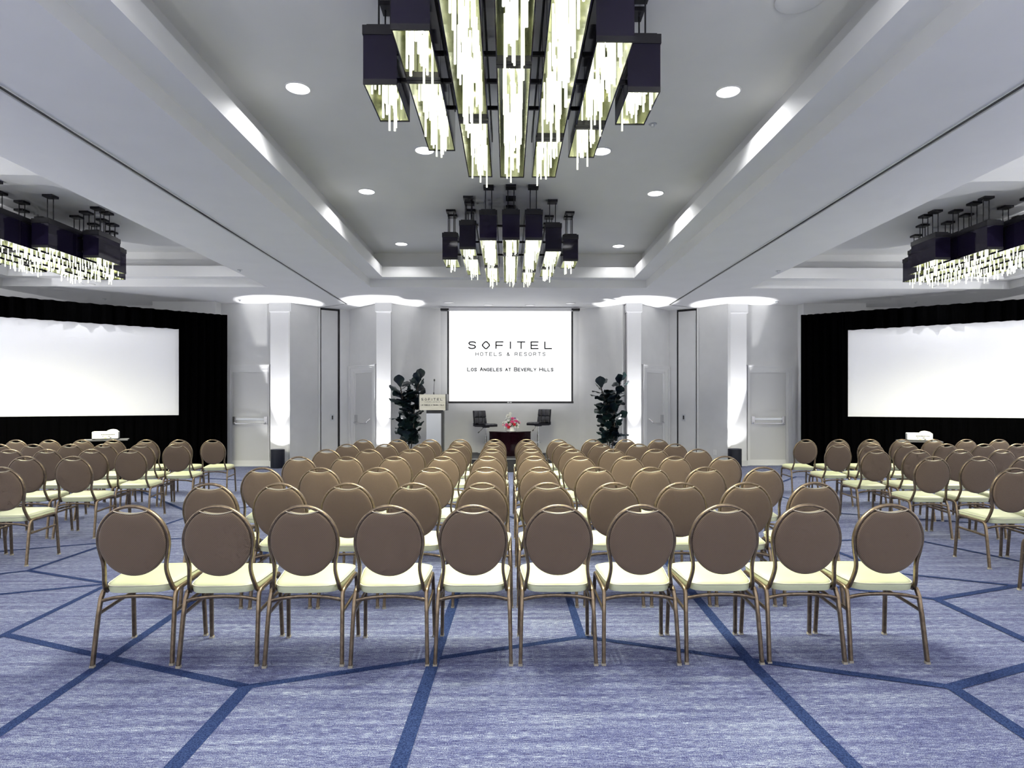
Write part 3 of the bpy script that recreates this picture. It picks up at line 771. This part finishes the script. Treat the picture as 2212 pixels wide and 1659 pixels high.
# flowers
fx = ony(1104.5, 925, 14.85).x
fa = empty('flower_arrangement', (fx, 14.9, TZ), label='pink and white bouquet in a white bowl on the dark table', cat='flowers')
b = MB(); b.lathe([(.001,0),(.10,0),(.125,.01),(.13,.11),(.12,.112),(.115,.03),(.001,.025)], M['vase'], 28); b.build('bowl', fa)
b = MB(); rr = random.Random(5)
for i in range(60):
    th = rr.uniform(0, 2*PI); ph = rr.uniform(.1, 1.45); d = Vector((math.cos(th)*math.sin(ph), math.sin(th)*math.sin(ph), math.cos(ph)))
    c = Vector((0,0,.10)); t = d.orthogonal().normalized()*rr.uniform(.012,.022); e = c + d*rr.uniform(.15,.21)
    b.quad(c+d*.04, c+d*.11+t, e, c+d*.11-t, M['leafg'])
b.build('foliage', fa, smooth=False)
def bloom(m, r):
    k = MB(); 
    for lay, (n, rad, up, sz) in enumerate(((6, .55, .25, .62), (5, .36, .5, .52), (3, .16, .72, .42))):
        for i in range(n):
            a = 2*PI*i/n + lay*.5; cx, cy = math.cos(a)*rad*r, math.sin(a)*rad*r; s = sz*r
            out = Vector((math.cos(a), math.sin(a), 0)); tan = Vector((-out.y, out.x, 0)); base = Vector((cx*.25, cy*.25, 0)); 
            R_ = []
            for v in (0, .4, .8, 1.0):
                wv = s*(.35+.75*math.sin(PI*min(v*.75+.12, 1)))
                cc = base + out*(rad*r*v) + Vector((0,0,1))*(up*r*(v**.7)*1.2 + .02*r)
                R_.append([cc - tan*wv + Vector((0,0,.15*r)), cc - Vector((0,0,.03*r)), cc + tan*wv + Vector((0,0,.15*r))])
            k.rings(R_, m, False, False, closed=False)
    k.lathe([(.001,0),(.25*r,.1*r),(.22*r,.6*r),(.001,.8*r)], m, 8)
    return k
kinds = [('pink',.055),('red',.05),('blush',.048),('ivory',.048),('ivory',.042),('purple',.03)]
pb = {}
def put_bloom(kd, r, loc, d):
    if (kd, r) not in pb: o = bloom(M[kd], r).build('bloom', fa, angle=80); pb[(kd, r)] = o
    else: o = pb[(kd, r)].copy(); C.objects.link(o); o.parent = fa
    o.location = loc; o.rotation_euler = Vector(d).to_track_quat('Z', 'Y').to_euler()
    return o
spots = [(.02,-.16,.19,'pink'),(.07,-.17,.12,'red'),(.11,-.10,.20,'pink'),(-.03,-.17,.12,'blush'),(-.11,-.13,.10,'pink'),(-.14,-.10,.17,'ivory'),(-.07,-.12,.22,'ivory'),
         (-.19,-.05,.10,'blush'),(.16,-.10,.11,'ivory'),(.19,-.03,.17,'blush'),(.14,0,.24,'ivory'),(.03,-.08,.27,'pink'),(-.05,-.04,.29,'ivory'),(-.13,0,.25,'ivory'),(.09,.02,.29,'purple'),
         (.0,.06,.30,'ivory'),(-.19,.05,.16,'ivory'),(.18,.08,.16,'pink'),(.08,-.15,.05,'ivory'),(-.06,-.16,.05,'red'),(-.14,-.12,.03,'ivory'),(.15,-.11,.04,'ivory'),(.0,.15,.22,'blush')]
for (x, y, z, kd) in spots:
    r = dict(pink=.058, red=.05, blush=.048, ivory=.046, purple=.034)[kd]
    v = Vector((x, y, z-.04)); put_bloom(kd, r, (x*.92, y*.92, .07+z*.8), v.normalized())
b = MB(); b.cyl((-.02,-.02,.25),(-.03,-.04,.40),.003,M['leafg'],5); b.cyl((-.05,-.02,.25),(-.10,-.04,.35),.003,M['leafg'],5); b.build('orchid_stem', fa)
for p in ((-.035,-.05,.38),(-.02,-.04,.43),(-.10,-.05,.35),(-.085,-.05,.38)):
    put_bloom('ivory', .04, p, (0,-1,.3))

# bar stools
def stool(px, rz, zt, label):
    Y = 15.5; X = ony(px, 940, Y).x
    root = empty('bar_stool', (X, Y, ST), rz, label=label, cat='bar stool', group='black bar stools on the stage')
    # local: faces +X, seat height .74
    sh = zt-ST
    s = MB()
    for j in range(3):
        y0 = -.21+.14*j
        R_ = []
        for x, zz in ((-.19,.0),(-.185,.055),(-.10,.068),(0,.062),(.10,.066),(.185,.055),(.205,.03),(.19,.0)):
            R_.append([(x, y0+.004, sh+zz), (x, y0+.07, sh+zz+.006), (x, y0+.136, sh+zz)])
        bot = [[(x, y, sh) for x in (-.19,)] for y in ()]
        n0 = len(s.v)
        s.rings([[ (p[0],p[1],p[2]) for p in r] for r in R_], M['leather'], False, False, closed=False)
    s.box((-.19,-.21,sh-.012),(.195,.21,sh+.045), M['leather'])
    s.build('seat', root, angle=30)
    k = MB()
    for j in range(3):
        for i in range(2):
            y0 = -.21+.14*j; z0 = sh+.05+.165*i
            xb = -.19-.022*i
            k.rings([[(xb-.02, y0+.005, z0+.005),(xb-.02, y0+.135, z0+.005),(xb-.042, y0+.135, z0+.16),(xb-.042, y0+.005, z0+.16)],
                     [(xb+.025, y0+.004, z0+.004),(xb+.025, y0+.136, z0+.004),(xb+.003, y0+.136, z0+.161),(xb+.003, y0+.004, z0+.161)],
                     [(xb+.037, y0+.02, z0+.02),(xb+.037, y0+.12, z0+.02),(xb+.015, y0+.12, z0+.145),(xb+.015, y0+.02, z0+.145)]], M['leather'])
    k.box((-.235,-.21,sh+.0),(-.19,.21,sh+.08), M['leather'])
    Rb = [[(-.215,-.21,sh+.03),(-.215,.21,sh+.03),(-.205,.21,sh+.03),(-.205,-.21,sh+.03)],[(-.255,-.205,sh+.385),(-.255,.205,sh+.385),(-.222,.205,sh+.385),(-.222,-.205,sh+.385)]]
    k.rings(Rb, M['leather']); k.build('backrest', root, angle=30)
    k = MB(); k.cyl((0,0,.03),(0,0,sh-.24),.030,M['chrome'],20); k.cyl((0,0,sh-.26),(0,0,sh-.03),.019,M['chrome'],16); k.lathe([(.001,0),(.09,0),(.09,.02),(.001,.02)], M['blackp'], 16, (0,0,sh-.034)); k.build('pole', root)
    k = MB(); k.lathe([(.001,0),(.20,0),(.205,.008),(.18,.018),(.06,.032),(.032,.05),(.001,.05)], M['chrome'], 36); k.build('base', root)
    k = MB(); fr = [(.03*0+.0,0,.26)]
    ring = [(.05+.13*math.cos(t), .13*math.sin(t), .27) for t in [PI*1.12*i/14 - PI*.56 for i in range(15)]]
    k.sweep([(.0,-.03,.27)]+[(p[0],p[1],p[2]) for p in ring]+[(.0,.03,.27)], (0,0,1), .016, .016, M['chrome'], .5); k.lathe([(.036,.255),(.036,.285)], M['chrome'], 16, caps=True); k.build('footrest', root)
    k = MB(); k.cyl((.0,-.05,sh-.02),(-.03,-.20,sh-.13),.006,M['chrome'],8); k.cyl((-.03,-.20,sh-.13),(-.037,-.235,sh-.16),.012,M['blackp'],8); k.build('height_lever', root)
    return root
stool(1049.5, math.radians(-42), .975, 'black quilted bar stool left of the cube table')
stool(1162.5, math.radians(180+42), 1.01, 'black quilted bar stool right of the cube table')

# fiddle-leaf figs
def fig(px, Y, seed, label, ytop, flip):
    X = ony(px, 900, Y).x; root = empty('potted_fig', (X, Y, 0), label=label, cat='potted plant', group='fiddle-leaf figs beside the stage')
    rr = random.Random(seed)
    k = MB(); k.lathe([(.001,0),(.15,0),(.17,.02),(.20,.40),(.205,.44),(.185,.44),(.18,.38),(.001,.38)], M['pot'], 28); k.build('pot', root)
    ztop = H + (HY-ytop)*Y/F
    st = MB(); lf = MB(); stems = []
    for si, (dx, dy, zt) in enumerate(((-.12*flip,.02,ztop-.16),(.16*flip,-.03,ztop-.05),(.02*flip,.07,ztop-.45))):
        pts = smooth_path([(dx*.3,dy*.3,.38),(dx*.6+rr.uniform(-.03,.03),dy,.9),(dx+rr.uniform(-.05,.05),dy,1.5),(dx*1.6,dy*1.3,zt)], 5)
        for a, b_ in zip(pts, pts[1:]): st.cyl(a, b_, .014, M['bark'], 6, caps=False)
        stems.append(pts)
    def leaf(base, az, el, ln, wd, roll):
        d = Vector((math.cos(az)*math.cos(el), math.sin(az)*math.cos(el), math.sin(el)))
        sd = Vector((-math.sin(az), math.cos(az), 0)); up = d.cross(sd)*-1
        up = (up*math.cos(roll) + sd*math.sin(roll)).normalized(); sd = d.cross(up).normalized()
        R_ = []
        n = 7
        for i in range(n+1):
            t = i/n; w = wd*( .12 + .95*math.sin(PI*min(1,(t**1.35)*.93+.02)) ) * (1 if t < .97 else .5)
            droop = -.14*ln*t*t
            cc = base + d*(.05+ln*t) + Vector((0,0,1))*droop
            wave = .014*math.sin(t*14+az*3)
            R_.append([cc - sd*w + up*(.22*w+wave), cc - sd*w*.5 + up*.07*w, cc, cc + sd*w*.5 + up*.07*w, cc + sd*w + up*(.22*w-wave)])
        lf.rings(R_, M['leaf'], False, False, closed=False)
        st.cyl(base, base + d*.055, .004, M['bark'], 5, caps=False)
    for pts in stems:
        n = 30
        for i in range(n):
            t = (i+.5)/n; t = .10+.90*t; f = t*(len(pts)-1); a = int(f); p = pts[min(a, len(pts)-1)].lerp(pts[min(a+1, len(pts)-1)], f-a)
            az = i*2.4 + rr.uniform(-.4,.4); el = rr.uniform(.15,1.15) + (.3 if t > .93 else 0)
            leaf(p, az, el, rr.uniform(.23,.34), rr.uniform(.09,.14), rr.uniform(-.9,.9))
    st.build('stems', root); lf.build('foliage', root, angle=80)
    return root
fig(882, 14.75, 11, 'tall dark fiddle-leaf fig in a pot behind the lectern', 820, 1)
fig(1316, 14.75, 23, 'tall dark fiddle-leaf fig right of the stage by the white column', 822, 1)

# uplight cans at the columns
def uplight(x, y, label, e=560):
    root = empty('uplight', (x, y, 0), label=label, cat='floor light', group='black uplight cans in front of the columns')
    k = MB(); k.lathe([(.001,0),(.155,0),(.16,.01),(.16,.44),(.15,.445),(.145,.44),(.14,.30),(.001,.29)], M['can'], 32); k.build('can', root)
    k = MB(); k.lathe([(.001,.305),(.10,.305),(.10,.30),(.001,.30)], M['lamp_glow'], 24); k.build('lamp', root)
    spot((x, y, .36), e, math.radians(33), blend=.25, radius=.04, rot=(math.radians(180-2),0,0))
    spot((x, y, .37), 22, math.radians(120), blend=.6, radius=.04, rot=(math.radians(180),0,0))
ulab = ['black cylindrical uplight beside the leftmost door', 'black cylindrical uplight at the column left of the stage', 'black cylindrical uplight at the column right of the stage', 'black cylindrical uplight beside the rightmost door']
upx = [onz(594.5,1012,0).x, cols[1][1], cols[2][1], onz(1603,1013,0).x]
for (yy, cx, a, b_), lb, ux in zip(cols, ulab, upx):
    uplight(ux, yy-.24, lb)

# ================================================================== SIDE SCREENS WITH BLACK DRAPES
def side_screen(E, Dv, s0, s1, total, zb_, zt_, label):
    """E inner end (x,y); Dv unit direction outward; screen spans s0..s1 along it"""
    d = Vector((Dv[0], Dv[1], 0)).normalized(); n = Vector((d.y, -d.x, 0))
    if n.y > 0: n = -n
    root = empty('fast_fold_screen', (E[0], E[1], 0), label=label, cat='projection screen', group='large side screens dressed in black drapes')
    root.matrix_world = Matrix(((d.x,n.x,0,E[0]),(d.y,n.y,0,E[1]),(0,0,1,0),(0,0,0,1)))
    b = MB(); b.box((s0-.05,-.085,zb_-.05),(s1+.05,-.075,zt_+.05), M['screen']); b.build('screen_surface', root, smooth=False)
    def cloth(a, b_, z0, z1, nm, amp=.035, per=.16, ph=0):
        k = MB(); N = max(8, int((b_-a)/.02)); R_ = []
        f = []; bk = []
        for i in range(N+1):
            t = a+(b_-a)*i/N
            y = amp*math.sin(2*PI*t/per+ph+.9*math.sin(t*3.1)) + amp*.4*math.sin(2*PI*t/(per*.43)+ph*2)
            f.append((t, y)); 
        k.rings([[(t, y+.004, z1), (t, y-.004, z1), (t, y-.004, z0), (t, y+.004, z0)] for t, y in f], M['drape'])
        k.build(nm, root, angle=60)
    cloth(0, s0, 0.01, 3.66, 'side_drape', .035, .17)
    cloth(s1, total, 0.01, 3.66, 'side_drape', .035, .17, 1.1)
    cloth(s0-.05, s1+.05, zt_, 3.66, 'valance', .045, .30, .4)
    cloth(s0-.05, s1+.05, .01, zb_, 'skirt', .020, .22, 2.0)
    k = MB(); k.cyl((0,-.11,3.62),(total,-.11,3.62),.02,M['track'],8)
    for t in (.1, total/2, total-.1): k.cyl((t,-.11,0),(t,-.11,3.62),.02,M['track'],8)
    k.build('pipe_frame', root)
    # aimed stage light from the ceiling washing the screen
    c = Vector((E[0],E[1],0)) + d*((s0+s1)/2) + n*.55
    return c, n
El = onz(491,1010,0); top_l = onz(0, 638.6, 3.66)
dl = Vector((top_l.x-El.x, top_l.y-El.y)); s0 = .25*dl.length
cL, nL = side_screen((El.x, El.y), dl, s0, s0+3.5, s0+3.5+1.0, 1.27, 3.24, 'large white screen in black drapes on the left side')
Er = onz(1730,1010,0); top_r = onz(2212, 645.7, 3.66)
dr = Vector((top_r.x-Er.x, top_r.y-Er.y)); s0r = .239*dr.length
cR, nR = side_screen((Er.x, Er.y), dr, s0r, s0r+3.5, s0r+3.5+1.0, 1.235, 3.23, 'large white screen in black drapes on the right side')
for c, n, lb in ((cL, nL, 'small downlight in the ceiling above the left screen'), (cR, nR, 'small downlight in the ceiling above the right screen')):
    downlight(c.x, c.y, LOWC, .11, lb, M['lens_dim'], 'small downlights above the side screens')
    spot((c.x, c.y, LOWC-.03), 20, math.radians(160), blend=.7, radius=.02)

# projector carts
def cart(px, py_top, Y, rz, lt, lp, mirror):
    P = ony(px, py_top, Y); z = P.z
    root = empty('projector_cart', (P.x, Y, 0), rz, label=lt, cat='cart', group='black draped projector carts')
    k = MB(); 
    pts = []; R0, R1 = [], []
    for i in range(48):
        t = 2*PI*i/48; e = .35; u = math.copysign(abs(math.cos(t))**e, math.cos(t)); v = math.copysign(abs(math.sin(t))**e, math.sin(t)); wv = 1+.02*math.sin(i*2.4)
        R0.append((.31*u*wv, .21*v*wv, .06)); R1.append((.31*u, .21*v, z-.02))
    k.rings([R0, R1], M['drape']); k.build('skirt', root)
    k = MB(); k.box((-.35,-.24,z-.02),(.35,.24,z), M['shelf']); k.build('top_shelf', root, smooth=False)
    for sx in (-.28,.28):
        for sy in (-.17,.17):
            k = MB(); k.cyl((sx-.015,sy,.035),(sx+.015,sy,.035),.035,M['blackp'],14); k.build('caster', root)
    pr = empty('projector', (P.x, Y, z), rz, label=lp, cat='projector', group='white projectors on the carts')
    k = MB(); w, h, d_ = .20, .135, .28
    def rr_(ins, zz, n=5): return [(-w+ins,-d_/2+ins,zz),(w-ins,-d_/2+ins,zz),(w-ins,d_/2-ins,zz),(-w+ins,d_/2-ins,zz)]
    k.rings([rr_(.006,.018), rr_(0,.024), rr_(0,h), rr_(.008,h+.01)], M['bright_white']); k.build('body', pr, smooth=False)
    mx = (1 if not mirror else 1)
    k = MB(); k.rings([[(.10+ .085*math.cos(t), yy, h+.005 + .042*max(0, math.sin(t))) for t in [PI*i/14 for i in range(15)]] for yy in (-.10,.12)], M['bright_white']); k.build('lens_hood', pr, angle=50)
    k = MB()
    for i in range(9): k.box((-.06+i*.024, -d_/2-.003, .088), (-.045+i*.024, -d_/2, .098), M['blackp'])
    for i, x in enumerate((-.04,.045,.06)): k.box((x, -d_/2-.003, .055), (x+.012, -d_/2, .063), M['blackp'])
    k.box((.07,-d_/2-.003,.028),(.095,-d_/2,.040), M['blackp']); k.box((-.01,-d_/2-.003,.026),(.02,-d_/2,.034), M['yellow'])
    k.build('ports', pr, smooth=False)
    for sx in (-.19,.19):
        for sy in (-.1,.1):
            k = MB(); k.cyl((sx,sy,0),(sx,sy,.022),.014,M['blackp'],10); k.build('foot', pr)
cart(229, 949, 11.55, math.radians(27), 'black draped cart behind the left chairs', 'white projector on the cart behind the left chairs', False)
cart(1985, 952, 11.55, math.radians(-27), 'black draped cart behind the right chairs', 'white projector on the cart behind the right chairs', True)

# ================================================================== ADDED FILL LIGHTS OUT OF VIEW (downlights in the wells, floor uplights)
FILLS = [(-7.8,1.5),(-7.8,6.5),(7.9,1.5),(7.9,6.5),(-2.1,3.2),(2.1,3.2),(-2.1,0),(2.1,0),(-2.1,-3),(2.1,-3),(-9.6,11.5),(9.8,11.5),(-9.7,3.0),(9.7,3.0),(-6.0,11.8),(6.1,11.8)]  # unseen downlights added as fill to brighten the room
for i, (x, y) in enumerate(FILLS):
    inwell = True
    downlight(x, y, Z3, .115, 'added round fill downlight out of view', M['lens'], 'added fill downlights out of view')
    spot((x, y, Z3-.03), 12 if y > 11 else 40, math.radians(165), blend=.4)

UP_FILLS = [(-9,-3.2),(-5.2,-3.6),(-1.8,-3.6),(1.8,-3.6),(5.2,-3.6),(9,-3.2),(-11.6,1.5),(11.6,1.5),(-11.6,5.0),(11.6,5.0),(-11.7,8.6),(11.7,8.6)]  # unseen wide-beam uplights added to light the ceiling directly
for (x, y) in UP_FILLS:
    root = empty('uplight', (x, y, 0), label='added black floor uplight out of view to brighten the ceiling', cat='floor light', group='added uplights out of view')
    k = MB(); k.lathe([(.001,0),(.155,0),(.16,.01),(.16,.44),(.15,.445),(.145,.44),(.14,.40),(.001,.39)], M['can'], 24); k.build('can', root)
    k = MB(); k.lathe([(.001,.41),(.12,.41),(.12,.40),(.001,.40)], M['lamp_glow'], 20); k.build('lamp', root)
    spot((x, y, .46), 540, math.radians(146), blend=.35, radius=.1, rot=(PI,0,0))
# world: faint neutral
w = bpy.data.worlds.new('World'); S.world = w; w.use_nodes = True
w.node_tree.nodes['Background'].inputs[0].default_value = (.5,.5,.55,1); w.node_tree.nodes['Background'].inputs[1].default_value = .2

# ================================================================== CAMERA
cam = bpy.data.cameras.new('camera'); co = bpy.data.objects.new('camera', cam); C.objects.link(co)
co.location = (0,0,H); co.rotation_euler = (PI/2, 0, -EPS)
cam.sensor_width = 36; cam.sensor_fit = 'HORIZONTAL'; cam.lens = F/2212*36
cam.shift_x = (1106-PX)/2212; cam.shift_y = (HY-829.5)/2212
cam.clip_start = .05; cam.clip_end = 100
S.camera = co
S.view_settings.view_transform = 'Standard'; S.view_settings.look = 'None'; S.view_settings.gamma = 1
S.view_settings.use_curve_mapping = False; S.view_settings.exposure = 0.36
S.cycles.max_bounces = 6; S.cycles.diffuse_bounces = 4; S.cycles.glossy_bounces = 3
S.cycles.use_adaptive_sampling = True; S.cycles.adaptive_threshold = .07; S.cycles.adaptive_min_samples = 12
for k_ in ('rod', 'bulb', 'lens', 'lens_dim', 'lamp_glow', 'yellow'): M[k_].cycles.emission_sampling = 'NONE'
S.cycles.use_denoising = True
S.cycles.sample_clamp_indirect = 4
